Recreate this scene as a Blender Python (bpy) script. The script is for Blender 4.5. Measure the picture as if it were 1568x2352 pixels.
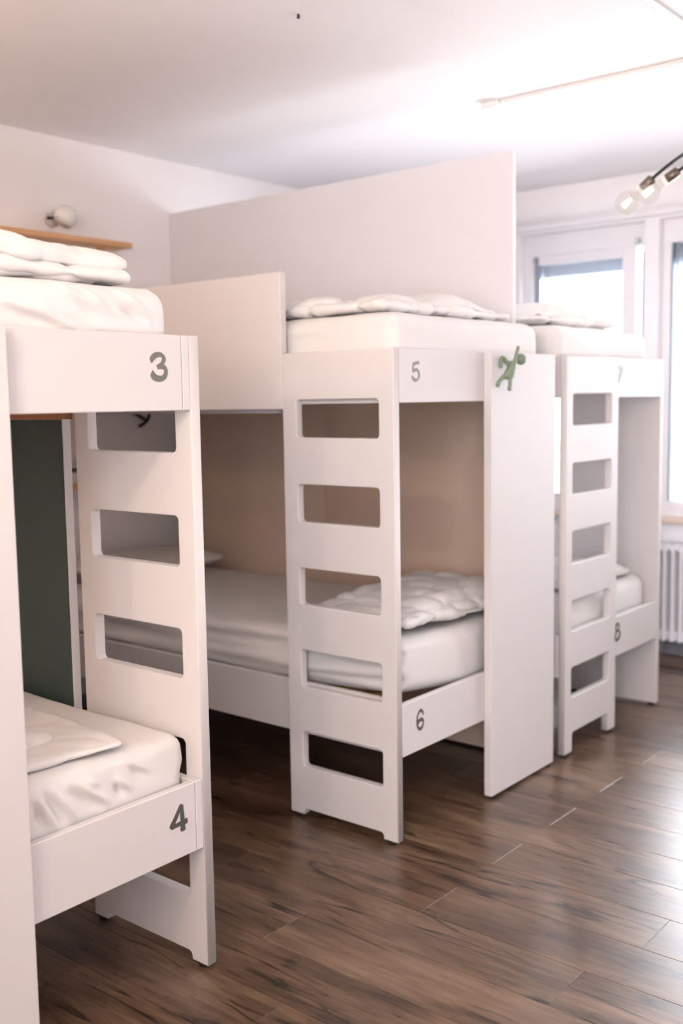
import bpy, bmesh, math, random
from mathutils import Vector, Matrix, noise

for o in list(bpy.data.objects):
    bpy.data.objects.remove(o, do_unlink=True)
SC = bpy.context.scene
COL = SC.collection
random.seed(7)

# ------------------------------------------------------------------ camera
cam_d = bpy.data.cameras.new('camera')
cam = bpy.data.objects.new('camera', cam_d); COL.objects.link(cam)
rt = Vector((0.63326602, -0.77377342, -0.01577477))
up = Vector((0.09185323, 0.05490411, 0.99425777))
fw = Vector((0.76846414, 0.63107862, -0.1058425))
M = Matrix((rt, up, -fw)).transposed().to_4x4()
M.translation = Vector((-2.7021, -1.9978, 1.4851))
cam.matrix_world = M
cam_d.sensor_fit = 'AUTO'; cam_d.sensor_width = 36.0
cam_d.lens = 2404.98 / 2352 * 36.0
cam_d.clip_start = 0.05
cam_d.dof.use_dof = True
cam_d.dof.focus_distance = 2.75
cam_d.dof.aperture_fstop = 2.0
SC.camera = cam

# ------------------------------------------------------------------ world, exposure
W = bpy.data.worlds.new('overcast_daylight'); SC.world = W; W.use_nodes = True
bg = W.node_tree.nodes['Background']
bg.inputs['Color'].default_value = (0.945, 0.955, 1.0, 1)
bg.inputs['Strength'].default_value = 10.5
SC.view_settings.view_transform = 'Standard'
SC.view_settings.look = 'None'
SC.view_settings.gamma = 1.0
SC.view_settings.use_curve_mapping = False
SC.view_settings.exposure = 0.78
cy = SC.cycles
cy.max_bounces = 6; cy.diffuse_bounces = 4; cy.glossy_bounces = 3; cy.transmission_bounces = 2; cy.transparent_max_bounces = 6
cy.use_adaptive_sampling = True; cy.adaptive_threshold = 0.07; cy.adaptive_min_samples = 24
# daylight portals fill the window openings (they only steer the sampling of the sky)
def portal(name, c, w, h, ry):
    li = bpy.data.lights.new(name, 'AREA'); li.shape = 'RECTANGLE'; li.size = h; li.size_y = w
    li.cycles.is_portal = True
    o = bpy.data.objects.new(name, li); COL.objects.link(o); o.location = c; o.rotation_euler = (0, ry, 0)
for a_, b_ in ((.50, 1.30), (-.95, .415), (-2.10, -1.05)):
    portal('window_portal', (3.08 + .20, (a_ + b_) / 2, 1.63), b_ - a_, 1.68, math.pi / 2)
portal('window_portal', (-3.6 - .16, (-3.25 - 1.5) / 2, 1.63), 1.75, 1.68, -math.pi / 2)
LAMP_W = 1.5
LAMP2_W = 30.0
LAMP_C = (1.0, 0.76, 0.56)

# ------------------------------------------------------------------ materials
def mat(name):
    m = bpy.data.materials.new(name); m.use_nodes = True
    nt = m.node_tree
    return m, nt, nt.nodes['Principled BSDF']

def simple(name, col, rough=.5, metal=0.0, noise_amt=.03, scale=12., bump=0.0, bscale=200., spec=.5):
    m, nt, b = mat(name)
    b.inputs['Roughness'].default_value = rough
    b.inputs['Metallic'].default_value = metal
    b.inputs['Specular IOR Level'].default_value = spec
    tc = nt.nodes.new('ShaderNodeTexCoord')
    n = nt.nodes.new('ShaderNodeTexNoise'); n.inputs['Scale'].default_value = scale
    n.inputs['Detail'].default_value = 2
    nt.links.new(tc.outputs['Object'], n.inputs['Vector'])
    mx = nt.nodes.new('ShaderNodeMix'); mx.data_type = 'RGBA'
    mx.inputs[6].default_value = (*[c * (1 - noise_amt) for c in col], 1)
    mx.inputs[7].default_value = (*[min(1, c * (1 + noise_amt)) for c in col], 1)
    nt.links.new(n.outputs['Fac'], mx.inputs[0])
    nt.links.new(mx.outputs[2], b.inputs['Base Color'])
    if bump > 0:
        n2 = nt.nodes.new('ShaderNodeTexNoise'); n2.inputs['Scale'].default_value = bscale
        nt.links.new(tc.outputs['Object'], n2.inputs['Vector'])
        bp = nt.nodes.new('ShaderNodeBump'); bp.inputs['Strength'].default_value = bump
        bp.inputs['Distance'].default_value = .002
        nt.links.new(n2.outputs['Fac'], bp.inputs['Height'])
        nt.links.new(bp.outputs['Normal'], b.inputs['Normal'])
    return m

BACKB = simple('shade_tinted_back_board', (.64, .485, .385), .6, noise_amt=.03)  # white back board, the warm brown shade inside the bunk put into its colour
BOARD = simple('white_lacquer_board', (.63, .597, .595), .6, noise_amt=.015, spec=.25)
WALLP = simple('wall_paint', (.915, .885, .90), .85, noise_amt=.015)
CEILP = simple('ceiling_paint', (.915, .885, .895), .9, noise_amt=.015)
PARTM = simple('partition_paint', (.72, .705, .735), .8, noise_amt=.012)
GREEN = simple('dark_green_panel', (.035, .058, .055), .55, noise_amt=.08)
FRAME = simple('window_frame_paint', (.88, .85, .87), .4)
GASKET = simple('grey_gasket', (.30, .35, .40), .5)
SHUT = simple('shutter_grey', (.30, .33, .38), .6)
RAD = simple('radiator_enamel', (.86, .84, .87), .35)
BASEG = simple('grey_baseboard', (.22, .23, .26), .6)
BLACK = simple('black_metal', (.012, .016, .016), .4)
RUBBER = simple('black_rubber', (.015, .015, .016), .7)
SOCK = simple('smoked_brass_socket', (.16, .13, .10), .3, metal=.6)
WHITEP = simple('white_plastic', (.80, .79, .78), .4)
GREYP = simple('grey_plastic', (.60, .60, .58), .45)
TOY = simple('green_toy_plastic', (.19, .245, .165), .5)
STICK = simple('grey_number_vinyl', (.085, .08, .07), .5)
STICK_L = simple('veiled_number_vinyl', (.15, .143, .125), .5)  # same vinyl as the lower numbers, veiling light mixed into its colour
FACADE = simple('exterior_facade', (.9, .87, .88), .9)

def wood(name, ca, cb, rough=.5, axis=(1, 14, 14)):
    m, nt, b = mat(name)
    tc = nt.nodes.new('ShaderNodeTexCoord')
    mp = nt.nodes.new('ShaderNodeMapping'); mp.inputs['Scale'].default_value = axis
    n = nt.nodes.new('ShaderNodeTexNoise'); n.inputs['Scale'].default_value = 6; n.inputs['Detail'].default_value = 6
    cr = nt.nodes.new('ShaderNodeValToRGB')
    cr.color_ramp.elements[0].position = .3; cr.color_ramp.elements[0].color = (*ca, 1)
    cr.color_ramp.elements[1].position = .7; cr.color_ramp.elements[1].color = (*cb, 1)
    L = nt.links.new
    L(tc.outputs['Object'], mp.inputs['Vector']); L(mp.outputs['Vector'], n.inputs['Vector'])
    L(n.outputs['Fac'], cr.inputs['Fac']); L(cr.outputs['Color'], b.inputs['Base Color'])
    b.inputs['Roughness'].default_value = rough
    return m
SILLM = wood('pale_sill', (.72, .56, .46), (.80, .64, .54))
OAK = wood('oiled_oak', (.66, .36, .17), (.76, .45, .24))
PINE = wood('raw_pine_slat', (.50, .26, .12), (.62, .35, .18), .6)
BATTEN = wood('stained_batten', (.30, .13, .06), (.38, .17, .08), .6)

def fabric(name, col):
    m, nt, b = mat(name)
    L = nt.links.new
    tc = nt.nodes.new('ShaderNodeTexCoord')
    b.inputs['Roughness'].default_value = .9
    b.inputs['Base Color'].default_value = (*col, 1)
    b.inputs['Sheen Weight'].default_value = .15
    w = nt.nodes.new('ShaderNodeTexNoise'); w.inputs['Scale'].default_value = 420; w.inputs['Detail'].default_value = 2
    w2 = nt.nodes.new('ShaderNodeTexNoise'); w2.inputs['Scale'].default_value = 22; w2.inputs['Detail'].default_value = 5
    w2.inputs['Distortion'].default_value = .8
    L(tc.outputs['Object'], w.inputs['Vector']); L(tc.outputs['Object'], w2.inputs['Vector'])
    b1 = nt.nodes.new('ShaderNodeBump'); b1.inputs['Strength'].default_value = .08; b1.inputs['Distance'].default_value = .001
    b2 = nt.nodes.new('ShaderNodeBump'); b2.inputs['Strength'].default_value = .22; b2.inputs['Distance'].default_value = .006
    L(w2.outputs['Fac'], b2.inputs['Height']); L(w.outputs['Fac'], b1.inputs['Height'])
    L(b2.outputs['Normal'], b1.inputs['Normal']); L(b1.outputs['Normal'], b.inputs['Normal'])
    return m
SHEET = fabric('white_cotton_sheet', (.68, .655, .645))
DUVET = fabric('white_cotton_duvet', (.70, .675, .665))

def floor_mat():
    m, nt, b = mat('dark_oak_vinyl_plank')
    L = nt.links.new; N = nt.nodes.new
    geo = N('ShaderNodeNewGeometry'); oi = N('ShaderNodeObjectInfo')
    # per-plank offset so that each plank has its own grain
    cmb = N('ShaderNodeCombineXYZ')
    mul = N('ShaderNodeMath'); mul.operation = 'MULTIPLY'; mul.inputs[1].default_value = 37.0
    L(oi.outputs['Random'], mul.inputs[0]); L(mul.outputs[0], cmb.inputs[2]); L(mul.outputs[0], cmb.inputs[1])
    add = N('ShaderNodeVectorMath'); add.operation = 'ADD'
    L(geo.outputs['Position'], add.inputs[0]); L(cmb.outputs[0], add.inputs[1])
    def mp(s):
        q = N('ShaderNodeMapping'); q.inputs['Scale'].default_value = s
        L(add.outputs[0], q.inputs['Vector']); return q
    # broad tone
    n1 = N('ShaderNodeTexNoise'); n1.inputs['Scale'].default_value = 1.0; n1.inputs['Detail'].default_value = 5
    n1.inputs['Distortion'].default_value = .6
    L(mp((7, 1.5, 1)).outputs[0], n1.inputs['Vector'])
    # fine grain
    n2 = N('ShaderNodeTexNoise'); n2.inputs['Scale'].default_value = 1.0; n2.inputs['Detail'].default_value = 8
    n2.inputs['Roughness'].default_value = .7
    L(mp((60, 6, 1)).outputs[0], n2.inputs['Vector'])
    cr = N('ShaderNodeValToRGB'); e = cr.color_ramp.elements
    e[0].position = .38; e[0].color = (.036, .019, .011, 1)
    e[1].position = .66; e[1].color = (.21, .135, .085, 1)
    k = cr.color_ramp.elements.new(.52); k.color = (.122, .071, .043, 1)
    mx = N('ShaderNodeMath'); mx.operation = 'MULTIPLY_ADD'; mx.inputs[1].default_value = .48; 
    L(n2.outputs['Fac'], mx.inputs[0])
    m2 = N('ShaderNodeMath'); m2.operation = 'MULTIPLY'; m2.inputs[1].default_value = .55
    L(n1.outputs['Fac'], m2.inputs[0]); L(m2.outputs[0], mx.inputs[2])
    L(mx.outputs[0], cr.inputs['Fac'])
    # dark cracks along the grain
    wv = N('ShaderNodeTexNoise'); wv.inputs['Scale'].default_value = 1.0; wv.inputs['Detail'].default_value = 3
    wv.inputs['Distortion'].default_value = .4
    L(mp((9, .9, 1)).outputs[0], wv.inputs['Vector'])
    c2 = N('ShaderNodeValToRGB'); f = c2.color_ramp.elements
    f[0].position = .482; f[0].color = (1, 1, 1, 1); f[1].position = .5; f[1].color = (.12, .11, .11, 1)
    g = c2.color_ramp.elements.new(.518); g.color = (1, 1, 1, 1)
    L(wv.outputs['Fac'], c2.inputs['Fac'])
    gate = N('ShaderNodeTexNoise'); gate.inputs['Scale'].default_value = 1.0
    L(mp((5, 2.4, 1.7)).outputs[0], gate.inputs['Vector'])
    c3 = N('ShaderNodeValToRGB'); c3.color_ramp.elements[0].position = .44; c3.color_ramp.elements[1].position = .54
    L(gate.outputs['Fac'], c3.inputs['Fac'])
    mult = N('ShaderNodeMix'); mult.data_type = 'RGBA'; mult.blend_type = 'MULTIPLY'
    L(c3.outputs['Color'], mult.inputs[0]); L(cr.outputs['Color'], mult.inputs[6]); L(c2.outputs['Color'], mult.inputs[7])
    # plank to plank value
    hsv = N('ShaderNodeHueSaturation')
    mr = N('ShaderNodeMapRange'); mr.inputs[3].default_value = .85; mr.inputs[4].default_value = 1.2
    L(oi.outputs['Random'], mr.inputs[0]); L(mr.outputs[0], hsv.inputs['Value'])
    L(mult.outputs[2], hsv.inputs['Color']); L(hsv.outputs['Color'], b.inputs['Base Color'])
    rr = N('ShaderNodeMapRange'); rr.inputs[3].default_value = .22; rr.inputs[4].default_value = .38
    L(n2.outputs['Fac'], rr.inputs[0]); L(rr.outputs[0], b.inputs['Roughness'])
    bp = N('ShaderNodeBump'); bp.inputs['Strength'].default_value = .18; bp.inputs['Distance'].default_value = .0015
    L(mx.outputs[0], bp.inputs['Height']); L(bp.outputs['Normal'], b.inputs['Normal'])
    b.inputs['Specular IOR Level'].default_value = .75
    return m
FLOOR = floor_mat()

def glass_mat():
    m = bpy.data.materials.new('window_glass'); m.use_nodes = True
    nt = m.node_tree; nt.nodes.clear()
    out = nt.nodes.new('ShaderNodeOutputMaterial'); t = nt.nodes.new('ShaderNodeBsdfTransparent')
    t.inputs['Color'].default_value = (.96, .97, .98, 1)
    g = nt.nodes.new('ShaderNodeBsdfGlossy'); g.inputs['Roughness'].default_value = .02
    fr = nt.nodes.new('ShaderNodeFresnel'); fr.inputs['IOR'].default_value = 1.45
    mx = nt.nodes.new('ShaderNodeMixShader')
    nt.links.new(fr.outputs[0], mx.inputs[0]); nt.links.new(t.outputs[0], mx.inputs[1]); nt.links.new(g.outputs[0], mx.inputs[2])
    nt.links.new(mx.outputs[0], out.inputs[0])
    return m
GLASS = glass_mat()

def bulb_mat():
    m = bpy.data.materials.new('clear_bulb_glass'); m.use_nodes = True
    nt = m.node_tree; nt.nodes.clear()
    out = nt.nodes.new('ShaderNodeOutputMaterial'); t = nt.nodes.new('ShaderNodeBsdfTransparent')
    e = nt.nodes.new('ShaderNodeEmission'); e.inputs['Color'].default_value = (1, .86, .80, 1); e.inputs['Strength'].default_value = .45
    a = nt.nodes.new('ShaderNodeMixShader'); a.inputs[0].default_value = .35
    nt.links.new(t.outputs[0], a.inputs[1]); nt.links.new(e.outputs[0], a.inputs[2])
    nt.links.new(a.outputs[0], out.inputs[0])
    return m
BULB = bulb_mat(); BULB.cycles.emission_sampling = 'NONE'
def emit(name, col, s):
    m = bpy.data.materials.new(name); m.use_nodes = True
    nt = m.node_tree; nt.nodes.clear()
    out = nt.nodes.new('ShaderNodeOutputMaterial')
    e = nt.nodes.new('ShaderNodeEmission'); e.inputs['Color'].default_value = (*col, 1); e.inputs['Strength'].default_value = s
    nt.links.new(e.outputs[0], out.inputs[0]); return m
FILA = emit('glowing_filament', (1, .85, .7), 3.0); FILA.cycles.emission_sampling = 'NONE'

# ------------------------------------------------------------------ helpers
def tag(o, label=None, cat=None, group=None, kind=None):
    if label: o['label'] = label
    if cat: o['category'] = cat
    if group: o['group'] = group
    if kind: o['kind'] = kind
    return o

def empty(name, loc):
    o = bpy.data.objects.new(name, None); COL.objects.link(o)
    o.location = loc; o.empty_display_size = .1
    return o

def link(name, me, material, parent=None, smooth=False):
    me.materials.clear(); me.materials.append(material)
    if smooth:
        me.polygons.foreach_set('use_smooth', [True] * len(me.polygons))
    o = bpy.data.objects.new(name, me); COL.objects.link(o)
    if parent:
        o.parent = parent
        o.matrix_parent_inverse = world_of(parent).inverted()
    return o

def world_of(o):
    m = Matrix.Translation(o.location)
    if o.parent:
        m = world_of(o.parent) @ o.matrix_parent_inverse @ m
    return m

def box_bm(bm, x0, x1, y0, y1, z0, z1, bev=.002, seg=1):
    r = bmesh.ops.create_cube(bm, size=1)
    vs = r['verts']
    for v in vs:
        v.co = Vector(((x0 + x1) / 2 + v.co.x * (x1 - x0), (y0 + y1) / 2 + v.co.y * (y1 - y0), (z0 + z1) / 2 + v.co.z * (z1 - z0)))
    if bev > 0:
        es = list({e for v in vs for e in v.link_edges})
        bmesh.ops.bevel(bm, geom=es, offset=bev, segments=seg, affect='EDGES', profile=.6)

def box(name, x0, x1, y0, y1, z0, z1, material, parent=None, bev=.002, seg=1):
    bm = bmesh.new(); box_bm(bm, x0, x1, y0, y1, z0, z1, bev, seg)
    me = bpy.data.meshes.new(name); bm.to_mesh(me); bm.free()
    return link(name, me, material, parent)

def boxes(name, lst, material, parent=None, bev=.002):
    bm = bmesh.new()
    for b in lst: box_bm(bm, *b, bev)
    me = bpy.data.meshes.new(name); bm.to_mesh(me); bm.free()
    return link(name, me, material, parent)

def rrect(a0, a1, b0, b1, r, n=6):
    pts = []
    for (ca, cb, s) in ((a1 - r, b1 - r, 0), (a0 + r, b1 - r, 90), (a0 + r, b0 + r, 180), (a1 - r, b0 + r, 270)):
        for i in range(n + 1):
            t = math.radians(s + 90 * i / n)
            pts.append((ca + r * math.cos(t), cb + r * math.sin(t)))
    return pts

def plate(name, loops, thick, bev, mapper, material, parent=None):
    """flat board cut from closed outlines (first outer, then holes), rounded edges"""
    cu = bpy.data.curves.new('tmp_outline', 'CURVE'); cu.dimensions = '2D'; cu.fill_mode = 'BOTH'
    for lp in loops:
        sp = cu.splines.new('POLY'); sp.points.add(len(lp) - 1)
        for p, (a, b) in zip(sp.points, lp): p.co = (a, b, 0, 1)
        sp.use_cyclic_u = True
    cu.extrude = thick / 2 - bev; cu.bevel_depth = bev; cu.bevel_resolution = 2; cu.offset = -bev
    ob = bpy.data.objects.new('tmp_outline', cu); COL.objects.link(ob)
    dg = bpy.context.evaluated_depsgraph_get()
    me = bpy.data.meshes.new_from_object(ob.evaluated_get(dg))
    bpy.data.objects.remove(ob); bpy.data.curves.remove(cu)
    for v in me.vertices: v.co = Vector(mapper(*v.co))
    bm = bmesh.new(); bm.from_mesh(me)
    bmesh.ops.remove_doubles(bm, verts=bm.verts, dist=1e-6)
    bmesh.ops.recalc_face_normals(bm, faces=bm.faces)
    bm.to_mesh(me); bm.free(); me.name = name
    return link(name, me, material, parent)

def tube_bm(bm, pts, rads, n=12, cap=True):
    pts = [Vector(p) for p in pts]
    if not isinstance(rads, (list, tuple)): rads = [rads] * len(pts)
    rings = []; ref = None
    for i, p in enumerate(pts):
        d = (pts[min(i + 1, len(pts) - 1)] - pts[max(i - 1, 0)]).normalized()
        if ref is None:
            ref = Vector((0, 0, 1)) if abs(d.z) < .9 else Vector((1, 0, 0))
        u = d.cross(ref).normalized(); w = u.cross(d).normalized(); ref = w
        rings.append([bm.verts.new(p + (u * math.cos(2 * math.pi * k / n) + w * math.sin(2 * math.pi * k / n)) * rads[i]) for k in range(n)])
    for a, b in zip(rings, rings[1:]):
        for k in range(n):
            bm.faces.new((a[k], a[(k + 1) % n], b[(k + 1) % n], b[k]))
    if cap:
        bm.faces.new(rings[0]); bm.faces.new(rings[-1][::-1])

def tube(name, pts, rads, material, parent=None, n=12, smooth=True):
    bm = bmesh.new(); tube_bm(bm, pts, rads, n)
    bmesh.ops.recalc_face_normals(bm, faces=bm.faces)
    me = bpy.data.meshes.new(name); bm.to_mesh(me); bm.free()
    return link(name, me, material, parent, smooth)

def sphere(name, c, r, material, parent=None, sc=(1, 1, 1), u=24, v=14):
    bm = bmesh.new(); bmesh.ops.create_uvsphere(bm, u_segments=u, v_segments=v, radius=r)
    for q in bm.verts: q.co = Vector((q.co.x * sc[0] + c[0], q.co.y * sc[1] + c[1], q.co.z * sc[2] + c[2]))
    me = bpy.data.meshes.new(name); bm.to_mesh(me); bm.free()
    return link(name, me, material, parent, True)

def bez(p0, p1, p2, p3, n=16):
    P = [Vector(p) for p in (p0, p1, p2, p3)]; out = []
    for i in range(n + 1):
        t = i / n; s = 1 - t
        out.append(P[0] * s ** 3 + P[1] * 3 * s * s * t + P[2] * 3 * s * t * t + P[3] * t ** 3)
    return out

# soft, cloth covered boxes ---------------------------------------------------
def soft_bm(bm, lo, hi, r, res, deform, rz=0.0, rxy=None):
    lo = Vector(lo); hi = Vector(hi); size = hi - lo; c = (lo + hi) / 2; h = size / 2
    rr = rxy or r
    res = res if isinstance(res, tuple) else (res, res, res)
    n = [max(3, int(round(s / q))) for s, q in zip(size, res)]
    vd = {}
    def vert(i, j, k):
        key = (i, j, k)
        if key in vd: return vd[key]
        p = Vector(((i / n[0] - .5) * size.x, (j / n[1] - .5) * size.y, (k / n[2] - .5) * size.z))
        # rounded box, larger radius in plan
        q = Vector((max(-h.x + rr, min(h.x - rr, p.x)), max(-h.y + rr, min(h.y - rr, p.y)), max(-h.z + r, min(h.z - r, p.z))))
        d = Vector(((p.x - q.x) / rr, (p.y - q.y) / rr, (p.z - q.z) / r))
        nn = d.normalized() if d.length > 1e-9 else Vector((0, 0, 1))
        if d.length > 1e-9:
            p = q + Vector((nn.x * rr, nn.y * rr, nn.z * r)) * min(1, max(abs(d.x), abs(d.y), abs(d.z)))
        w, off = deform(p, nn, h)
        w = Vector(w) + Vector(off)
        if rz:
            w = Matrix.Rotation(rz, 3, 'Z') @ w
        vd[key] = bm.verts.new(w + c); return vd[key]
    def quad(a, b, cc, d): bm.faces.new((a, b, cc, d))
    for i in range(n[0]):
        for j in range(n[1]):
            quad(vert(i, j, 0), vert(i, j + 1, 0), vert(i + 1, j + 1, 0), vert(i + 1, j, 0))
            quad(vert(i, j, n[2]), vert(i + 1, j, n[2]), vert(i + 1, j + 1, n[2]), vert(i, j + 1, n[2]))
    for i in range(n[0]):
        for k in range(n[2]):
            quad(vert(i, 0, k), vert(i + 1, 0, k), vert(i + 1, 0, k + 1), vert(i, 0, k + 1))
            quad(vert(i, n[1], k), vert(i, n[1], k + 1), vert(i + 1, n[1], k + 1), vert(i + 1, n[1], k))
    for j in range(n[1]):
        for k in range(n[2]):
            quad(vert(0, j, k), vert(0, j, k + 1), vert(0, j + 1, k + 1), vert(0, j + 1, k))
            quad(vert(n[0], j, k), vert(n[0], j + 1, k), vert(n[0], j + 1, k + 1), vert(n[0], j, k + 1))

def seg_d(px, pz, poly):
    best = 9; bt = 0; L = len(poly) - 1
    for i in range(L):
        ax, az = poly[i]; bx, bz = poly[i + 1]
        dx, dz = bx - ax, bz - az
        t = max(0, min(1, ((px - ax) * dx + (pz - az) * dz) / (dx * dx + dz * dz)))
        d = math.hypot(px - ax - t * dx, pz - az - t * dz)
        if d < best: best = d; bt = (i + t) / L
    return best, bt

def mattress(name, label, group, lo, hi, ridges=(), valleys=(), side_waves=0.0, seed=0, r=.045, amp=.004, lift=None, over=None):
    c = (Vector(lo) + Vector(hi)) / 2
    sd = Vector((seed * 3.1, seed * 1.7, seed * 5.3))
    def deform(p, n, h):
        g = p + c
        off = n * (noise.noise(g * 5 + sd) * amp + noise.noise(g * 14 + sd) * amp * .35)
        if n.z < -.6: off = Vector((0, 0, 0))
        # bulging sides
        if abs(n.z) < .8:
            off += Vector((n.x, n.y, 0)) * .010 * (1 - (p.z / h.z) ** 2)
        if n.y < -.35:
            a = 0
            for s in ridges:
                d, t = seg_d(g.x, g.z, s); a += .012 * math.exp(-(d / .009) ** 2) * math.sin(math.pi * (.12 + .76 * t))
            for s in valleys:
                d, t = seg_d(g.x, g.z, s); a -= .013 * math.exp(-(d / .010) ** 2) * math.sin(math.pi * (.12 + .76 * t))
            off += n * a
        if side_waves and abs(n.x) > .35:
            q = g.z * 62 + 2.2 * noise.noise(Vector((g.y * 1.7, seed, 0))) + g.y * 1.3
            off += n * side_waves * (math.sin(q) * .6 + noise.noise(Vector((g.y * 2.2, g.z * 34, seed))) * .9) * (1 if n.x < 0 else .4)
        if n.z > .5:   # gently quilted top
            off.z += noise.noise(Vector((g.x * 3, g.y * 2.2, seed))) * .006
        if lift:
            off.z += lift(g)
        if over and p.x > 0:   # bulges over the side rail towards the ladder
            off.x += over[1] * min(1, max(0, (g.z - over[0]) / .03)) * min(1, max(0, (p.x - h.x + .12) / .1))
        return p, off
    bm = bmesh.new(); soft_bm(bm, lo, hi, r, (.006, .03, .006) if ridges else (.016, .02, .010), deform)
    me = bpy.data.meshes.new(name); bm.to_mesh(me); bm.free()
    o = link(name, me, SHEET, None, True)
    tag(o, label, 'mattress', group)
    return o

def folded(name, label, cat, layers, group=None, seed=0, material=None, wr=.006, bend=.006):
    """folded bedding: list of (lo, hi, rz, shape) puffy layers, one mesh"""
    bm = bmesh.new()
    for li, (lo, hi, rz, shape) in enumerate(layers):
        c = (Vector(lo) + Vector(hi)) / 2
        hz = (hi[2] - lo[2]) / 2
        sd = Vector((seed * 7.3 + li * 2.1, seed * 2.9, li * 1.3))
        def deform(p, n, h, sd=sd, c=c, hz=hz, shape=shape, li=li):
            u = p.x / h.x; v = p.y / h.y
            q = Vector(p)
            th = 1.0; dz = 0.0
            if shape: th, dz = shape(u, v)
            q.z = (q.z) * th
            g = q + c
            # long soft creases plus small crumples
            def rid(x): return 1 - min(1, abs(x) * 2.6)
            w = noise.noise(Vector((g.x * 7, g.y * 5, seed + li * 1.7)))
            cr = rid(noise.noise(Vector((g.x * 5 + g.y * 6, g.y * 3 - g.x * 4, seed * 2 + li)))) ** 3
            cr2 = rid(noise.noise(Vector((g.x * 11 - g.y * 4, g.y * 9, seed * 3 + li * 2)))) ** 3
            off = Vector((n.x, n.y, n.z)) * (w * wr * 1.1 - cr * wr * 1.1 - cr2 * wr * .28)
            sag = max(abs(u), abs(v)) ** 5
            off.z += bend * noise.noise(Vector((g.x * 4, g.y * 4, seed))) + dz - sag * hz * .55 * (1 if li else 0)
            # wavy outline in plan
            off += Vector((noise.noise(Vector((g.y * 6, li * 3, seed))) * .030 * u * abs(u), noise.noise(Vector((g.x * 5, li * 3 + 5, seed))) * .030 * abs(v) * (1 if v > 0 else -1), 0))
            if off.z + q.z < -hz and li == 0: off.z = -hz - q.z
            return q, off
        soft_bm(bm, lo, hi, min(hz * .92, .03), .010, deform, rz, rxy=min(.06, hz * 1.6))
    me = bpy.data.meshes.new(name); bm.to_mesh(me); bm.free()
    o = link(name, me, material or DUVET, None, True)
    tag(o, label, cat, group)
    return o

# ------------------------------------------------------------------ room shell
X0, X1, Y0, Y1, ZC = -3.6, 3.08, -3.4, 2.217, 2.732

# floor of individual planks
fl = box('floor', X0, X1, Y0, Y1, -.12, -.006, RUBBER, None, 0)
tag(fl, kind='structure')
PW, PL = .1965, 1.2
plank_mesh = {}
def plank(x0, x1, y0, y1):
    key = (round(x1 - x0, 4), round(y1 - y0, 4))
    if key not in plank_mesh:
        bm = bmesh.new()
        w, l = key; w -= .0006; l -= .0006; b = .0012
        t = [(-w/2, -l/2), (w/2, -l/2), (w/2, l/2), (-w/2, l/2)]
        ti = [(-w/2 + b, -l/2 + b), (w/2 - b, -l/2 + b), (w/2 - b, l/2 - b), (-w/2 + b, l/2 - b)]
        top = [bm.verts.new((x, y, 0)) for x, y in ti]
        mid = [bm.verts.new((x, y, -.0008)) for x, y in t]
        bot = [bm.verts.new((x, y, -.006)) for x, y in t]
        bm.faces.new(top)
        for i in range(4):
            j = (i + 1) % 4
            bm.faces.new((mid[i], mid[j], top[j], top[i])); bm.faces.new((bot[i], bot[j], mid[j], mid[i]))
        me = bpy.data.meshes.new('plank'); bm.to_mesh(me); bm.free(); me.materials.append(FLOOR)
        plank_mesh[key] = me
    o = bpy.data.objects.new('plank', plank_mesh[key]); COL.objects.link(o)
    o.parent = fl; o.location = ((x0 + x1) / 2, (y0 + y1) / 2, 0)
k0 = math.floor((X0 + .319) / PW); k1 = math.ceil((X1 + .319) / PW)
for k in range(k0, k1):
    xa, xb = max(X0, -.319 + k * PW), min(X1, -.319 + (k + 1) * PW)
    if xb - xa < .005: continue
    j0 = {-2: -.055, -1: -.832, 1: -.904}.get(k, -.315 if k % 2 == 0 else -.905 + .06 * ((k * 7) % 5 - 2) / 2)
    ys = [Y0]; y = j0 - 6 * PL
    while y < Y1:
        if y > Y0 + .02 and y < Y1 - .02: ys.append(y)
        y += PL
    ys.append(Y1)
    for a, b in zip(ys, ys[1:]): plank(xa, xb, a, b)

tag(box('ceiling', X0 - .2, X1 + .3, Y0 - .2, Y1 + .2, ZC, ZC + .2, CEILP, None, 0), kind='structure')
tag(box('wall_back', X0 - .2, X1 + .3, Y1, Y1 + .2, -.12, ZC, WALLP, None, 0), kind='structure')
# window wall with openings
SILL, HEAD = .79, 2.47
FILL_WIN = (-3.25, -1.5)  # unseen window added for cool fill light from the left
WINS = [(.50, 1.30), (-.95, .415), (-2.10, -1.05)]
wl = []
ys = sorted(WINS)
prev = Y0
for a, b in ys:
    wl.append((X1, X1 + .3, prev, a, -.12, ZC)); prev = b
    wl.append((X1, X1 + .3, a, b, -.12, SILL)); wl.append((X1, X1 + .3, a, b, HEAD, ZC))
wl.append((X1, X1 + .3, prev, Y1, -.12, ZC))
tag(boxes('wall_right', wl, WALLP, None, 0), kind='structure')
# wall behind the camera and left wall, its unseen window added for fill
tag(box('wall_front', X0 - .2, X1 + .3, Y0 - .2, Y0, -.12, ZC, WALLP, None, 0), kind='structure')
a, b = FILL_WIN
tag(boxes('wall_left', [(X0 - .2, X0, Y0, a, -.12, ZC), (X0 - .2, X0, b, Y1, -.12, ZC), (X0 - .2, X0, a, b, -.12, SILL), (X0 - .2, X0, a, b, HEAD, ZC)], WALLP, None, 0), kind='structure')
xa_, xb_ = X0 - .13, X0 - .06; m = (a + b) / 2
w = boxes('window_5', [(xa_, xb_, a, b, HEAD - .08, HEAD), (xa_, xb_, a, b, SILL, SILL + .06), (xa_, xb_, a, a + .05, SILL + .06, HEAD - .08),
          (xa_, xb_, b - .05, b, SILL + .06, HEAD - .08), (xa_, xb_, m - .04, m + .04, SILL + .06, HEAD - .08)], FRAME)
tag(w, kind='structure')
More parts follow.
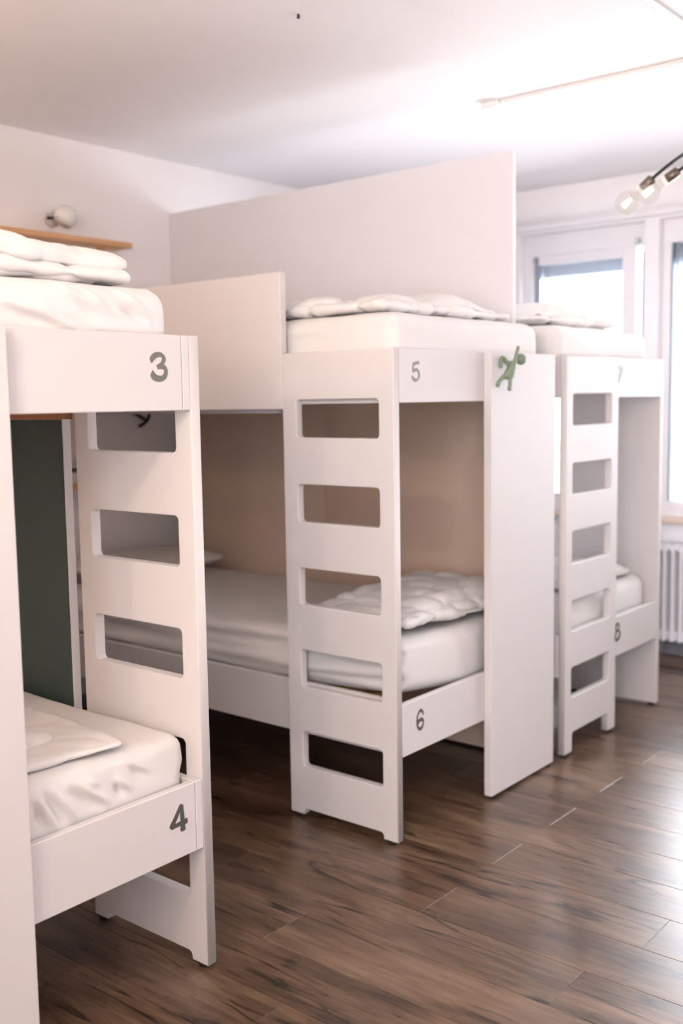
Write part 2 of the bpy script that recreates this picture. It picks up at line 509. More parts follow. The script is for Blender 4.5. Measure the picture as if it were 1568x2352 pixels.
box('window_pane', X0 - .098, X0 - .092, a + .05, m - .04, SILL + .06, HEAD - .08, GLASS, w, 0)
box('window_pane', X0 - .098, X0 - .092, m + .04, b - .05, SILL + .06, HEAD - .08, GLASS, w, 0)
box('window_sill', X0 - .05, X0 + .05, a - .02, b + .02, SILL - .028, SILL + .002, SILLM, w, .004)
for i, (a, b) in enumerate(WINS):
    w = boxes('window_%d' % (i + 1), [(X1 + .06, X1 + .13, a, b, HEAD - .13, HEAD), (X1 + .06, X1 + .13, a, b, SILL, SILL + .05),
              (X1 + .06, X1 + .13, a, a + .035, SILL + .05, HEAD - .13), (X1 + .06, X1 + .13, b - .05, b, SILL + .05, HEAD - .13)], FRAME)
    tag(w, kind='structure')
    if i == 0:
        # sash with a broad stile and a narrow side light
        boxes('sash', [(X1 + .05, X1 + .11, .571, .655, SILL + .05, HEAD - .13),
              (X1 + .05, X1 + .11, .655, 1.20, SILL + .05, SILL + .11), (X1 + .05, X1 + .11, .655, 1.20, HEAD - .18, HEAD - .13)], FRAME, w)
        box('gasket', X1 + .055, X1 + .10, .528, .538, SILL + .05, HEAD - .16, GASKET, w, 0)
        box('window_pane', X1 + .08, X1 + .086, .655, 1.20, SILL + .11, HEAD - .18, GLASS, w, 0)
        box('window_pane', X1 + .08, X1 + .086, .538, .571, SILL + .05, HEAD - .13, GLASS, w, 0)
        boxes('shutter_guide', [(X1 + .09, X1 + .17, 1.20, 1.25, SILL + .05, HEAD - .13), (X1 + .12, X1 + .17, .60, 1.199, 2.215, HEAD - .13)], SHUT, w, .003)
        box('hinge', X1 + .035, X1 + .06, .548, .578, HEAD - .115, HEAD - .085, GREYP, w, .003)
    else:
        m = (a + b) / 2
        boxes('sash', [(X1 + .05, X1 + .11, m - .045, m + .045, SILL + .05, HEAD - .13), (X1 + .05, X1 + .11, a + .035, b - .05, SILL + .05, SILL + .09)], FRAME, w)
        box('gasket', X1 + .055, X1 + .10, b - .062, b - .05, SILL + .05, HEAD - .13, GASKET, w, 0)
        box('gasket', X1 + .055, X1 + .10, b - .088, b - .080, SILL + .05, HEAD - .13, GASKET, w, 0)
        box('window_pane', X1 + .08, X1 + .086, a + .035, m - .045, SILL + .09, HEAD - .13, GLASS, w, 0)
        box('window_pane', X1 + .08, X1 + .086, m + .045, b - .05, SILL + .09, HEAD - .13, GLASS, w, 0)
        box('shutter_guide', X1 + .12, X1 + .17, a + .035, b - .05, 2.225, HEAD - .13, SHUT, w, .003)
    box('window_sill', X1 - .05, X1 + .07, a - .02, b + .02, SILL - .028, SILL + .002, SILLM, w, .004)
tag(box('baseboard_right', X1 - .015, X1, Y0, Y1, 0, .075, BASEG, None, .003), kind='structure')
tag(box('baseboard_back', X0, X1 - .015, Y1 - .012, Y1, 0, .06, BASEG, None, .003), kind='structure')
tag(boxes('curtain_track', [(X1 - .05, X1, Y0 + .1, 1.9, HEAD + .015, HEAD + .05)], FRAME, None, .004), 'long white curtain track above the windows', 'curtain track')
# rail outside the second window
rl = empty('balcony_railing', (X1 + .8, -.4, 0))
box('rail', X1 + .78, X1 + .82, -3.0, 1.6, 1.135, 1.185, SHUT, rl, .004)
for i in range(5):
    box('post', X1 + .785, X1 + .815, -2.9 + i * 1.08, -2.87 + i * 1.08, .0, 1.135, SHUT, rl, .003)
tag(rl, 'grey horizontal railing outside the window above the radiator', 'railing')
tag(box('balcony_slab', X1 + .3, X1 + 1.0, -3.4, 2.2, -.15, 0, FACADE, None, .0), kind='structure')

# partition between the beds
tag(box('wall_partition', 1.058, 1.082, .179, Y1, 0, 2.466, PARTM, None, .002), kind='structure')

# cable ducts on the ceiling
d1 = empty('cable_duct', (1.27, -1.2, ZC))
box('channel', 1.258, 1.284, -3.2, .36, ZC - .016, ZC, WHITEP, d1, .003)
box('junction_box', 1.238, 1.300, .36, .445, ZC - .028, ZC, WHITEP, d1, .006)
tag(d1, 'white cable duct with end box on the ceiling above the bunks', 'cable duct')
d2 = box('cable_duct', -1.2, 1.255, -.59, -.567, ZC - .014, ZC, GREYP, None, .003)
tag(d2, 'short cable duct at the top right corner of the ceiling', 'cable duct')
hk = tube('ceiling_screw', [(-.034, .341, ZC), (-.034, .341, ZC - .012)], [.004, .006], BLACK, None, 10)
tag(hk, 'tiny dark screw head in the plain ceiling', 'screw')

# ------------------------------------------------------------------ bunk beds
H = 1.65
CUT = [(1.3606, 1.4899), (1.068, 1.1996), (.7759, .9067), (.4818, .6147), (.1909, .3198)]
DIG = {"3":[[[-1.04,1.58],[-1.044,1.584],[-1.046,1.59],[-1.045,1.595],[-1.038,1.602],[-1.029,1.607],[-1.018,1.608],[-1.008,1.606],[-1.0,1.6],[-0.996,1.593],[-0.997,1.586],[-1.002,1.579],[-0.995,1.573],[-0.991,1.565],[-0.991,1.557],[-0.993,1.55],[-0.998,1.543],[-1.007,1.538],[-1.018,1.536],[-1.028,1.537],[-1.037,1.54],[-1.043,1.546],[-1.046,1.552],[-1.043,1.558],[-1.037,1.565],[-1.034,1.56],[-1.029,1.555],[-1.022,1.552],[-1.016,1.551],[-1.009,1.552],[-1.004,1.556],[-1.002,1.561],[-1.003,1.565],[-1.007,1.567],[-1.015,1.567],[-1.022,1.566],[-1.024,1.571],[-1.026,1.576],[-1.02,1.579],[-1.014,1.582],[-1.01,1.586],[-1.007,1.592],[-1.009,1.595],[-1.014,1.596],[-1.021,1.595],[-1.029,1.591],[-1.035,1.586]]],"4":[[[-1.034,0.432],[-1.031,0.437],[-1.024,0.445],[-1.016,0.455],[-1.008,0.466],[-1.002,0.475],[-0.999,0.478],[-0.996,0.479],[-0.992,0.478],[-0.988,0.475],[-0.987,0.472],[-0.987,0.463],[-0.985,0.448],[-0.984,0.436],[-0.98,0.437],[-0.976,0.437],[-0.975,0.435],[-0.974,0.43],[-0.974,0.424],[-0.976,0.423],[-0.983,0.421],[-0.983,0.416],[-0.982,0.412],[-0.983,0.408],[-0.987,0.406],[-0.992,0.406],[-0.997,0.407],[-0.999,0.409],[-0.999,0.416],[-0.998,0.423],[-1.006,0.422],[-1.016,0.422],[-1.024,0.421],[-1.029,0.422],[-1.032,0.425],[-1.035,0.429]],[[-0.998,0.456],[-1.0,0.457],[-1.006,0.447],[-1.012,0.439],[-1.015,0.435],[-1.014,0.433],[-1.007,0.434],[-0.999,0.435],[-0.998,0.437],[-0.999,0.447]]],"5":[[[0.143,1.598],[0.142,1.604],[0.141,1.609],[0.136,1.611],[0.129,1.61],[0.12,1.607],[0.112,1.606],[0.108,1.605],[0.105,1.602],[0.105,1.596],[0.103,1.59],[0.102,1.584],[0.103,1.578],[0.105,1.574],[0.108,1.571],[0.115,1.573],[0.12,1.576],[0.125,1.576],[0.13,1.575],[0.134,1.571],[0.136,1.566],[0.137,1.561],[0.134,1.557],[0.129,1.553],[0.122,1.552],[0.116,1.555],[0.109,1.559],[0.103,1.563],[0.1,1.562],[0.099,1.558],[0.101,1.553],[0.105,1.548],[0.11,1.544],[0.116,1.542],[0.123,1.542],[0.13,1.544],[0.138,1.549],[0.144,1.556],[0.147,1.562],[0.146,1.57],[0.143,1.577],[0.137,1.583],[0.131,1.586],[0.126,1.587],[0.12,1.586],[0.115,1.584],[0.112,1.586],[0.11,1.59],[0.114,1.594],[0.122,1.597],[0.131,1.599],[0.137,1.599]]],"6":[[[0.149,0.416],[0.146,0.419],[0.143,0.424],[0.141,0.428],[0.136,0.431],[0.131,0.43],[0.126,0.427],[0.122,0.422],[0.119,0.416],[0.118,0.41],[0.12,0.408],[0.128,0.409],[0.135,0.411],[0.142,0.41],[0.148,0.407],[0.153,0.401],[0.154,0.395],[0.153,0.387],[0.151,0.38],[0.147,0.373],[0.141,0.368],[0.133,0.366],[0.125,0.368],[0.118,0.373],[0.113,0.382],[0.11,0.391],[0.109,0.401],[0.11,0.41],[0.112,0.42],[0.116,0.428],[0.123,0.436],[0.131,0.441],[0.137,0.442],[0.144,0.438],[0.149,0.433],[0.152,0.426],[0.153,0.42],[0.152,0.417]],[[0.141,0.397],[0.133,0.398],[0.125,0.395],[0.12,0.39],[0.121,0.385],[0.125,0.381],[0.131,0.379],[0.138,0.38],[0.143,0.383],[0.146,0.388],[0.145,0.394]]],"7":[[[1.581,1.611],[1.586,1.613],[1.605,1.617],[1.625,1.613],[1.632,1.608],[1.629,1.598],[1.623,1.585],[1.62,1.574],[1.609,1.559],[1.602,1.546],[1.592,1.544],[1.589,1.549],[1.59,1.559],[1.595,1.572],[1.601,1.582],[1.611,1.59],[1.613,1.598],[1.61,1.602],[1.6,1.603],[1.588,1.601],[1.581,1.602]]],"8":[[[1.606,0.486],[1.596,0.483],[1.585,0.476],[1.583,0.466],[1.584,0.456],[1.587,0.45],[1.585,0.439],[1.58,0.428],[1.579,0.415],[1.583,0.406],[1.593,0.4],[1.609,0.4],[1.623,0.406],[1.637,0.416],[1.64,0.429],[1.636,0.439],[1.623,0.449],[1.623,0.454],[1.627,0.46],[1.628,0.468],[1.623,0.477],[1.614,0.484]],[[1.607,0.475],[1.596,0.466],[1.595,0.455],[1.605,0.452],[1.615,0.458],[1.619,0.466],[1.615,0.473]],[[1.605,0.442],[1.597,0.435],[1.591,0.425],[1.59,0.416],[1.595,0.412],[1.606,0.414],[1.617,0.42],[1.625,0.427],[1.625,0.436],[1.617,0.441]]]}

def ladder_outline(w, nz, z0=.012, notch=(.06, .416)):
    a, b = notch; r = .012
    return [(0, z0), (a, z0), (a, nz - r), (a + r * .3, nz - r * .3), (a + r, nz), (b - r, nz), (b - r * .3, nz - r * .3), (b, nz - r), (b, z0), (w, z0), (w, H), (0, H)]

def foot(parent, x, y):
    tube('foot_pad', [(x, y, 0), (x, y, .013)], .014, RUBBER, parent, 14)

def sticker(key, ypl, parent, material):
    # outlines are in metres on the front plane of the rail
    plate('number_sticker', DIG[key], .0012, .0002, lambda a, b, c: (a, ypl - .0002 + c, b), material, parent)

def slats(root, xa, xb, y0, y1, z, n):
    for i in range(n):
        y = y0 + (y1 - y0) * (i + .5) / n
        box('slat', xa, xb, y - .035, y + .035, z - .018, z, PINE, root, .002)

# --- bunk bed 3 / 4 (foreground left) -------------------------------------
A = empty('bunk_bed', (-1.4, 1.0, 0))
tag(A, 'white bunk bed numbered 3 and 4 in the left foreground', 'bunk bed')
ya = -.056
ladA = plate('ladder_panel', [ladder_outline(.473, .034)] + [rrect(.0604, .4158, b, t, .014) for b, t in CUT], .032, .003,
             lambda a, b, c: (-.904 + c, ya + a, b), BOARD, A)
foot(ladA, -.904, ya + .03); foot(ladA, -.904, ya + .449)
fr = box('front_rail', -1.89, -.945, ya, ya + .022, 1.467, H, BOARD, A); sticker('3', ya, fr, STICK_L)
fr = box('front_rail', -1.89, -.945, ya, ya + .022, .3385, .5218, BOARD, A); sticker('4', ya, fr, STICK)
box('side_rail', -.9435, -.9205, ya, 2.12, 1.467, H, BOARD, A)
box('side_rail', -.9435, -.9205, ya, 2.12, .3385, .5218, BOARD, A)
box('side_rail', -1.913, -1.891, ya, 2.12, 1.467, H, BOARD, A)
box('side_rail', -1.913, -1.891, ya, 2.12, .3385, .5218, BOARD, A)
cp = box('cover_panel', -1.94, -1.453, ya - .034, ya - .001, .012, H, BOARD, A, .003, 2)
foot(cp, -1.49, ya - .017); foot(cp, -1.9, ya - .017)
pp = box('privacy_panel', -.920, -.893, .472, 2.12, .3385, 1.446, BOARD, A)
g = box('green_face', -.9235, -.9202, .475, 2.115, .525, 1.444, GREEN, pp, .0005)
box('ledger', -.9435, -.9215, .422, 2.10, 1.4455, 1.4665, BATTEN, A, .001)
box('corner_block', -.9785, -.944, ya + .0225, ya + .05, .345, .505, PINE, A, .001)
bk = box('rear_panel', -1.94, -1.915, 1.7, 2.12, .012, H, BOARD, A)
box('rear_rail', -1.89, -.945, 2.095, 2.12, .34, .52, BOARD, A); box('rear_rail', -1.89, -.945, 2.095, 2.12, 1.467, H, BOARD, A)
foot(bk, -1.928, 1.75); foot(bk, -1.928, 2.08)
for zz in (1.60, .44):
    for q in [(-.966, -.944, ya + .055, 2.09, zz - .05, zz - .0185), (-1.89, -1.868, ya + .055, 2.09, zz - .05, zz - .0185)]: box('slat_support', *q, PINE, A, .001)
    slats(A, -1.886, -.948, ya + .06, 2.08, zz, 13)

# --- bunk bed 5 / 6 (middle) -------------------------------------------------
B = empty('bunk_bed', (.5, 1.0, 0))
tag(B, 'white bunk bed numbered 5 and 6 in the middle, green figure on its panel', 'bunk bed')
ladB = plate('ladder_panel', [ladder_outline(.479, .034)] + [rrect(.0604, .4158, b, t, .014) for b, t in CUT], .032, .0035,
             lambda a, b, c: (.016 + c, a, b), BOARD, B)
foot(ladB, .016, .03); foot(ladB, .016, .449)
fr = box('front_rail', .033, 1.0, -.0012, .021, 1.4748, H, BOARD, B); sticker('5', -.0012, fr, STICK_L)
fr = box('front_rail', .033, 1.0, -.0012, .021, .2989, .4783, BOARD, B); sticker('6', -.0012, fr, STICK)
box('side_rail', .033, .055, .022, 2.12, .3, .487, BOARD, B)
box('side_rail', .033, .055, .022, 2.12, 1.4748, H, BOARD, B)
cp = box('cover_panel', .5399, 1.0195, -.0335, -.0018, .012, H, BOARD, B, .0035, 2)
foot(cp, .57, -.017); foot(cp, .99, -.017)
box('guard_panel', 0, .031, .4805, 2.12, 1.4575, 1.929, BOARD, B, .003)
box('slat_support', .04, .06, .54, 2.09, 1.444, 1.4745, BOARD, B, .001)
# back made of boards with fine joints
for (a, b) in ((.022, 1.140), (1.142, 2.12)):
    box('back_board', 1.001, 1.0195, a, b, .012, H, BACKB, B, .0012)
for x in (.033, .99):
    rp = box('rear_leg', x, x + .029, 1.85, 2.12, .012, .299, BOARD, B); foot(rp, x + .015, 1.9); foot(rp, x + .015, 2.07)
box('rear_rail', .06, 1.0, 2.098, 2.12, .3, .487, BOARD, B); box('rear_rail', .06, 1.0, 2.098, 2.12, 1.475, H, BOARD, B)
for zz in (1.60, .44):
    for q in [(.0555, .078, .03, 2.09, zz - .05, zz - .0185), (.978, 1.0, .03, 2.09, zz - .05, zz - .0185)]: box('slat_support', *q, PINE, B, .001)
    slats(B, .058, .998, .03 if zz > 1 else .20, 2.08, zz, 13)

# --- bunk bed 7 / 8 (far right) ----------------------------------------------
Cb = empty('bunk_bed', (1.59, 1.0, 0))
tag(Cb, 'white bunk bed numbered 7 and 8 nearest the windows', 'bunk bed')
CUT7 = [(1.37, 1.498), (1.09, 1.218), (.804, .94), (.523, .653), (.243, .371)]
yc = -.0364
ladC = plate('ladder_panel', [ladder_outline(.48, .094, notch=(.067, .408))] + [rrect(.055, .415, b, t, .012) for b, t in CUT7], .032, .0035,
             lambda a, b, c: (1.1106 + a, yc + .016 + c, b), BOARD, Cb)
foot(ladC, 1.143, yc + .016); foot(ladC, 1.555, yc + .016)
fr = box('front_rail', 1.5910, 2.044, yc + .001, yc + .028, 1.48, H, BOARD, Cb); sticker('7', yc, fr, STICK_L)
fr = box('front_rail', 1.5910, 2.044, yc + .001, yc + .028, .3337, .5122, BOARD, Cb); sticker('8', yc, fr, STICK)
rs = box('side_panel', 2.0445, 2.076, yc, .44, .012, H, BOARD, Cb, .003)
foot(rs, 2.06, yc + .03); foot(rs, 2.06, .40)
for x in (1.112, 2.022):
    box('side_rail', x, x + .022, yc + .033, 2.12, 1.48, H, BOARD, Cb)
    box('side_rail', x, x + .022, yc + .033, 2.12, .3337, .5122, BOARD, Cb)
for x in (1.112, 2.022):
    rp = box('rear_leg', x, x + .022, 1.8, 2.12, .012, .333, BOARD, Cb); foot(rp, x + .011, 1.85)
box('rear_panel', 1.135, 2.021, 2.098, 2.12, .30, H, BOARD, Cb)
for zz in (1.60, .455):
    for q in [(1.1345, 1.157, .02, 2.09, zz - .05, zz - .0185), (1.999, 2.0215, .02, 2.09, zz - .05, zz - .0185)]: box('slat_support', *q, PINE, Cb, .001)
    slats(Cb, 1.137, 2.019, .02, 2.08, zz, 13)

# ------------------------------------------------------------------ mattresses
R3 = [[[-1.276, 1.759], [-1.194, 1.713], [-1.13, 1.663]], [[-1.357, 1.708], [-1.258, 1.688], [-1.164, 1.659]], [[-1.186, 1.739], [-1.138, 1.7], [-1.078, 1.668]], [[-1.098, 1.751], [-1.047, 1.721], [-1.01, 1.685]], [[-1.405, 1.707], [-1.32, 1.685], [-1.241, 1.661]]]
V3 = [[[-1.237, 1.731], [-1.188, 1.702], [-1.136, 1.67]], [[-1.151, 1.71], [-1.115, 1.69], [-1.078, 1.67]], [[-1.093, 1.71], [-1.063, 1.696], [-1.028, 1.681]], [[-1.289, 1.697], [-1.243, 1.681], [-1.19, 1.665]], [[-1.406, 1.693], [-1.35, 1.676], [-1.291, 1.661]]]
R4 = [[[-1.39, .607], [-1.36, .559], [-1.332, .51]], [[-1.345, .615], [-1.317, .574], [-1.288, .533]], [[-1.281, .614], [-1.245, .579], [-1.195, .541]], [[-1.12, .619], [-1.097, .599], [-1.07, .579]], [[-1.166, .588], [-1.15, .572], [-1.127, .551]], [[-1.256, .614], [-1.24, .602], [-1.222, .588]]]
V4 = [[[-1.36, .606], [-1.341, .569], [-1.319, .527]], [[-1.294, .596], [-1.258, .566], [-1.215, .534]], [[-1.391, .59], [-1.381, .56], [-1.359, .524]], [[-1.117, .605], [-1.098, .585], [-1.077, .567]], [[-1.166, .574], [-1.154, .556], [-1.141, .544]]]
MG = 'mattresses in white fitted sheets'
mattress('mattress', 'white sheeted mattress with diagonal creases on upper bunk 3', MG, (-1.885, -.012, 1.60), (-.949, 2.02, 1.766), R3, V3, seed=1)
mattress('mattress', 'white sheeted mattress with small creases on lower bunk 4', MG, (-1.885, -.012, .44), (-.952, 2.02, .642), R4, V4, seed=2, r=.034,
         lift=None, over=(.54, .012))
mattress('mattress', 'white sheeted mattress on upper bunk 5 above the ladder', MG, (.062, .03, 1.60), (.985, 2.05, 1.77), side_waves=.005, seed=3)
mattress('mattress', 'white sheeted mattress with long side folds on lower bunk 6', MG, (.078, .045, .44), (.975, 2.05, .655), side_waves=.014, seed=4,
         lift=lambda g: .055 * max(0, 1 - (g.x - .07) / .40) * max(0, 1 - (g.y - .03) / .8) * (1.0 - .45 * min(1, max(0, (g.z - .50) / .14))))
mattress('mattress', 'white sheeted mattress on upper bunk 7 before the window', MG, (1.120, .02, 1.60), (2.0, 2.05, 1.775), seed=5)
mattress('mattress', 'white sheeted mattress on lower bunk 8', MG, (1.145, .02, .455), (2.012, 2.05, .64), seed=6)

# ------------------------------------------------------------------ bedding
DG = 'folded white duvets on the bunks'
folded('folded_duvet', 'white duvet folded in layers on upper bunk 3', 'duvet', [
    ((-1.80, .05, 1.768), (-1.075, .62, 1.806), 0.02, None),
    ((-1.80, .04, 1.786), (-.995, .62, 1.838), -.02, lambda u, v: (1 - .35 * max(0, u), -.008 * u)),
    ((-1.82, .045, 1.812), (-.975, .60, 1.892), .0, lambda u, v: (1.0 - .60 * max(0, u) ** 1.5, .034 * max(0, -u + .25) - .010 * max(0, u))),
], DG, 1, wr=.009)
folded('folded_duvet', 'thin flat folded white duvet on lower bunk 4', 'duvet', [
    ((-1.75, .03, .643), (-1.09, .48, .672), -.10, lambda u, v: (1 - .35 * max(0, u), 0)),
    ((-1.75, .13, .656), (-1.215, .47, .704), .05, lambda u, v: (1 - .5 * max(0, u), 0)),
], DG, 2, wr=.005, bend=.003)
folded('folded_duvet', 'crumpled folded white duvet on upper bunk 5', 'duvet', [
    ((.085, .10, 1.772), (.91, 1.05, 1.824), .0, lambda u, v: (1 - .15 * abs(u), 0)),
    ((.10, .36, 1.800), (.86, 1.0, 1.856), .03, lambda u, v: (1 - .3 * abs(u), 0)),
    ((.22, .12, 1.804), (.84, .60, 1.864), -.10, lambda u, v: (1 - .45 * abs(u), .010 * math.sin(5 * u))),
], DG, 3, wr=.013)
folded('folded_duvet', 'crumpled white duvet at the foot of lower bunk 6', 'duvet', [
    ((.10, .055, .690), (.82, .50, .738), .03, lambda u, v: (1 - .25 * max(0, u), -.046 * max(0, u + .6) + .012)),
    ((.12, .075, .705), (.84, .50, .762), -.05, lambda u, v: (1 - .3 * abs(u), -.028 * max(0, u))),
    ((.26, .09, .722), (.86, .50, .790), .06, lambda u, v: (1 - .3 * abs(u), .008 * max(0, u))),
], DG, 4, wr=.013, bend=.014)
folded('folded_duvet', 'heaped white duvet on upper bunk 7 in front of the window', 'duvet', [
    ((1.15, .10, 1.778), (1.86, .62, 1.834), .0, lambda u, v: (1 - .3 * abs(u), 0)),
    ((1.18, .14, 1.808), (1.74, .60, 1.888), .06, lambda u, v: (1 - .6 * abs(u) ** 1.5, 0)),
], DG, 5, wr=.013)
folded('folded_duvet', 'small heaped white duvet on lower bunk 8', 'duvet', [
    ((1.35, .05, .643), (1.95, .48, .686), .0, lambda u, v: (1 - .3 * abs(u), 0)),
    ((1.38, .07, .664), (1.94, .46, .722), -.06, lambda u, v: (1 - .35 * abs(u), 0)),
], DG, 6, wr=.011)

def pillow(label, c, hx, hy, hz, rz, seed):
    bm = bmesh.new()
    lo = (c[0] - hx, c[1] - hy, c[2] - hz); hi = (c[0] + hx, c[1] + hy, c[2] + hz)
    def deform(p, n, h):
        u, v = p.x / h.x, p.y / h.y
        t = max(.16, (1 - abs(u) ** 3.2) * (1 - abs(v) ** 3.2)) ** .5
        q = Vector((p.x * (1 - .05 * (1 - v * v)), p.y * (1 - .05 * (1 - u * u)), p.z * t))
        return q, n * noise.noise((p + Vector(c)) * 9 + Vector((seed, 0, 0))) * .006
    soft_bm(bm, lo, hi, hz * .9, .02, deform, rz, rxy=.05)
    me = bpy.data.meshes.new('pillow'); bm.to_mesh(me); bm.free()
    tag(link('pillow', me, DUVET, None, True), label, 'pillow', 'white pillows')
pillow('white pillow at the wall end of lower bunk 6', (.56, 1.93, .722), .36, .22, .055, .04, 3)

# ------------------------------------------------------------------ wall shelf and reading lamps at the wall
def shelf(x0, x1, z1, label):
    r = empty('wall_shelf', ((x0 + x1) / 2, 2.2, z1))
    box('board', x0, x1, 2.10, Y1, z1 - .025, z1, OAK, r, .003)
    for x in (x0 + .12, x1 - .12):
        box('bracket', x - .012, x + .012, 2.14, Y1, z1 - .036, z1 - .0255, OAK, r, .001)
    tag(r, label, 'wall shelf')
shelf(-.02, .712, 2.268, 'light oak wall shelf beside upper bunk 5 under round lamp')
shelf(.12, .86, 1.107, 'oak wall shelf inside lower bunk 6, glimpsed behind the ladder')

def reading_lamp(x, z, label):
    r = empty('reading_lamp', (x, Y1, z))
    tube('wall_plate', [(x, Y1, z), (x, Y1 - .02, z)], [.036, .034], GREYP, r, 24)
    tube('arm', [(x, Y1 - .02, z), (x, Y1 - .05, z)], .008, GREYP, r)
    # spherical shade with an open rim turned to the lower left
    bm = bmesh.new()
    ax = Vector((-.55, .10, -.83)).normalized(); rr = .054
    c = Vector((x + .012, Y1 - .098, z + .004))
    prof = [(math.sin(t) * rr, math.cos(t) * rr) for t in [math.pi * (.28 + .72 * i / 12) for i in range(13)]]
    u = ax.orthogonal().normalized(); w = ax.cross(u)
    rings = [[bm.verts.new(c + ax * h + (u * math.cos(2 * math.pi * k / 28) + w * math.sin(2 * math.pi * k / 28)) * max(q, .0004)) for k in range(28)] for q, h in prof]
    for a, b in zip(rings, rings[1:]):
        for k in range(28): bm.faces.new((a[k], a[(k + 1) % 28], b[(k + 1) % 28], b[k]))
    bm.faces.new(rings[0])
    bmesh.ops.recalc_face_normals(bm, faces=bm.faces)
    me = bpy.data.meshes.new('shade'); bm.to_mesh(me); bm.free()
    sh = link('shade', me, WHITEP, r, True)
    tube('diffuser', [c + ax * rr * .62, c + ax * rr * .66], [.036, .036], WHITEP, sh, 24)
    tube('switch', [(x - .055, Y1 - .10, z - .01), (x - .075, Y1 - .10, z - .012), (x - .09, Y1 - .10, z - .014)], [.006, .008, .008], BLACK, r, 10)
    tube('switch_stem', [(x - .058, Y1 - .10, z - .01), (x - .025, Y1 - .098, z)], .005, GREYP, r, 10)
    tag(r, label, 'lamp')
reading_lamp(.325, 2.346, 'round white reading lamp on the wall above the oak shelf')
reading_lamp(.40, 1.19, 'round reading lamp inside lower bunk 6 above its shelf')

# black coat hook on the wall of bunk 6
r = empty('coat_hook', (.79, Y1, 1.41))
tube('stem', bez((.735, Y1, 1.45), (.75, Y1 - .03, 1.44), (.77, Y1 - .05, 1.425), (.795, Y1 - .06, 1.405)), .010, BLACK, r)
tube('hook', bez((.825, Y1 - .06, 1.448), (.83, Y1 - .062, 1.41), (.80, Y1 - .065, 1.385), (.757, Y1 - .06, 1.372)), [.009] * 14 + [.010, .010, .010], BLACK, r)
tag(r, 'black coat hook seen through the top ladder gap of bunk 3', 'hook')

# ------------------------------------------------------------------ green climbing figure on the cover panel
def toy():
    V = []; E = []; Rr = []
    def v(p, r, prev=None):
        V.append(p); Rr.append(r); i = len(V) - 1
        if prev is not None: E.append((prev, i))
        return i
    pel = v((.612, -.062, 1.566), .0125)
    mid = v((.625, -.064, 1.584), .0135, pel)
    che = v((.640, -.064, 1.602), .0125, mid)
    nk = v((.656, -.066, 1.612), .0065, che)
    a = v((.634, -.074, 1.612), .0068, che); a2 = v((.634, -.082, 1.640), .0058, a); v((.645, -.084, 1.671), .0054, a2)
    b = v((.618, -.050, 1.612), .0068, che); b2 = v((.598, -.044, 1.634), .0065, b); b3 = v((.588, -.044, 1.612), .006, b2); v((.588, -.044, 1.590), .0055, b3)
    l = v((.612, -.070, 1.550), .007, pel); l2 = v((.603, -.074, 1.530), .0062, l); v((.596, -.074, 1.509), .0072, l2)
    m = v((.590, -.052, 1.560), .0068, pel); m2 = v((.572, -.046, 1.543), .0066, m); v((.560, -.046, 1.524), .0075, m2)
    me = bpy.data.meshes.new('toy_figure'); me.from_pydata(V, E, [])
    ob = bpy.data.objects.new('tmp', me); COL.objects.link(ob)
    sk = ob.modifiers.new('Skin', 'SKIN'); sk.use_smooth_shade = True
    for i, q in enumerate(me.skin_vertices[0].data): q.radius = (Rr[i] * 1.22, Rr[i] * 1.22); q.use_root = (i == 0)
    ss = ob.modifiers.new('Sub', 'SUBSURF'); ss.levels = 2; ss.render_levels = 2
    dg = bpy.context.evaluated_depsgraph_get()
    m2_ = bpy.data.meshes.new_from_object(ob.evaluated_get(dg))
    bpy.data.objects.remove(ob)
    r_ = empty('toy_figure', (.61, -.035, 1.5))
    link('body', m2_, TOY, r_, True)
    sphere('head', (.685, -.070, 1.624), .0205, TOY, r_)
    tag(r_, 'small green plastic climbing figure on the white cover panel', 'figurine')
toy()

# ------------------------------------------------------------------ ceiling lamps with bare globe bulbs
def lamp(cx, cy, ends, label, powers):
    r = empty('ceiling_lamp', (cx, cy, ZC))
    tube('canopy', [(cx, cy, ZC), (cx, cy, ZC - .025)], [.06, .058], BLACK, r, 28)
    tube('stem', [(cx, cy, ZC - .02), (cx, cy, ZC - .22)], .009, BLACK, r)
    for (e, d), power in zip(ends, powers):
        e = Vector(e); d = Vector(d).normalized()      # socket top, socket axis
        top = Vector((cx, cy, ZC - .215))
        ctrl = e - d * .16
        ar = tube('arm', bez(top, top + (ctrl - top) * .5 + Vector((0, 0, .03)), ctrl, e, 20), .0065, BLACK, r)
        sk = tube('socket', [e - d * .002, e + d * .004, e + d * .05, e + d * .052], [.010, .020, .020, .018], SOCK, ar, 20)
        tube('socket_ring', [e + d * .0525, e + d * .066], .0205, WHITEP, ar, 20)
        tube('bulb_neck', [e + d * .0665, e + d * .08, e + d * .10], [.0165, .017, .026], BULB, ar, 20)
        c = e + d * .135
        bl = sphere('bulb', c, .046, BULB, ar)
        tube('filament', [c - d * .022, c + d * .018], [.006, .012], FILA, ar, 10)
        li = bpy.data.lights.new('bulb_light', 'POINT'); li.energy = power; li.color = LAMP_C; li.shadow_soft_size = .045
        lo = bpy.data.objects.new('bulb_light', li); COL.objects.link(lo); lo.location = c
    tag(r, label, 'ceiling lamp')
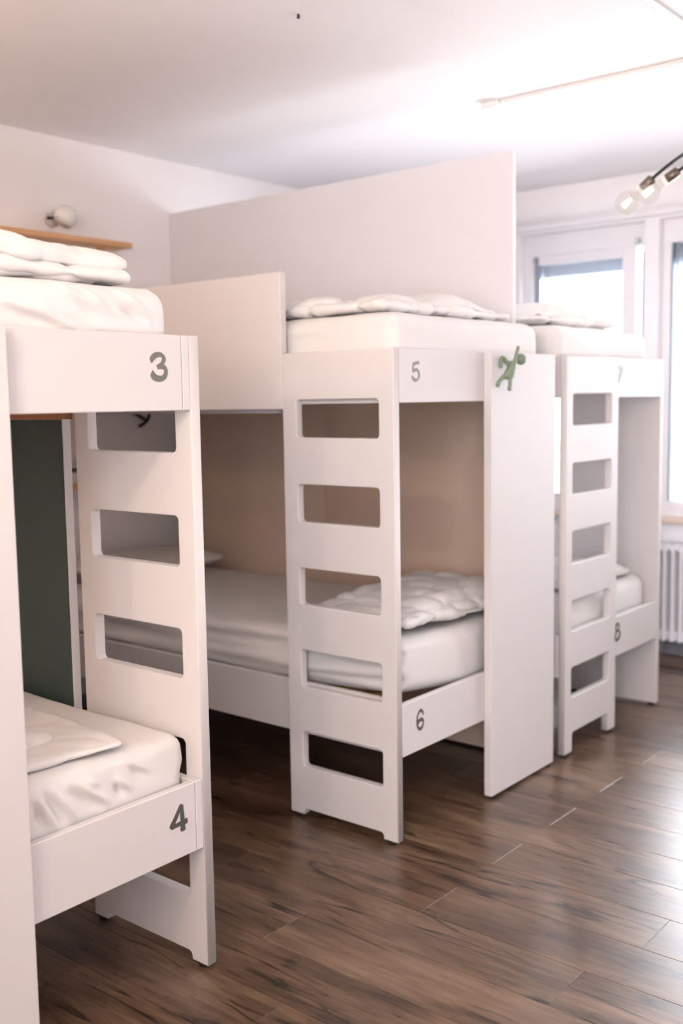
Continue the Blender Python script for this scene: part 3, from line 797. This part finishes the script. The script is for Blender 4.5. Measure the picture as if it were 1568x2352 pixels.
lamp(1.42, -.75, [((1.30, -.298, 2.322), (.06, .55, -.38)), ((1.34, -.385, 2.345), (-.08, .50, -.30)), ((1.62, -1.15, 2.33), (.3, -.5, -.38)), ((1.2, -1.1, 2.33), (-.4, -.4, -.38))],
     'black branching ceiling lamp with glowing globe bulbs by the windows', [LAMP_W] * 4)
lamp(-2.95, -1.35, [((-2.90, -.96, 2.33), (.1, .55, -.38)), ((-3.2, -1.5, 2.33), (-.5, -.1, -.38)), ((-2.7, -1.6, 2.33), (.3, -.4, -.38))],
     'black branching ceiling lamp over the aisle behind the camera', [LAMP2_W * 1.55, LAMP2_W * .3, LAMP2_W * .9])

lamp(-2.75, 1.0, [((-2.75, 1.38, 2.33), (.0, .55, -.38)), ((-3.0, .75, 2.33), (-.5, -.3, -.38)), ((-2.45, .8, 2.33), (.5, -.25, -.38))],  # unseen lamp added to brighten guard, partition and back wall
     'black branching fill lamp, unseen and added, on the far left side of bunk 3', [LAMP2_W * .45] * 3)

# ------------------------------------------------------------------ radiator under the window
rd = empty('radiator', (X1 - .08, -.3, 0))
tag(rd, 'white column radiator under the window beyond bunk 8', 'radiator')
yr0, yr1, pt = -1.25, .42, .048
box('header', X1 - .105, X1 - .035, yr0, yr1, .615, .655, RAD, rd, .012, 2)
box('header', X1 - .105, X1 - .035, yr0, yr1, .105, .15, RAD, rd, .012, 2)
bm = bmesh.new()
for xx in (X1 - .10, X1 - .07, X1 - .04):
    tube_bm(bm, [(xx, 0, .098), (xx, 0, .13), (xx, 0, .17), (xx, 0, .60), (xx, 0, .635), (xx, 0, .662)], [.013, .021, .0125, .0125, .021, .013], 10)
cm = bpy.data.meshes.new('column'); bm.to_mesh(cm); bm.free()
n = int((yr1 - yr0) / pt)
first = link('column', cm, RAD, rd, True); first.location.y = yr0 + pt / 2
for i in range(1, n):
    c = first.copy(); COL.objects.link(c); c.location.y = yr0 + pt * (i + .5)
for yy in (yr0 + .15, yr1 - .15):
    box('wall_bracket', X1 - .034, X1 - .001, yy - .012, yy + .012, .58, .61, RAD, rd, .001)
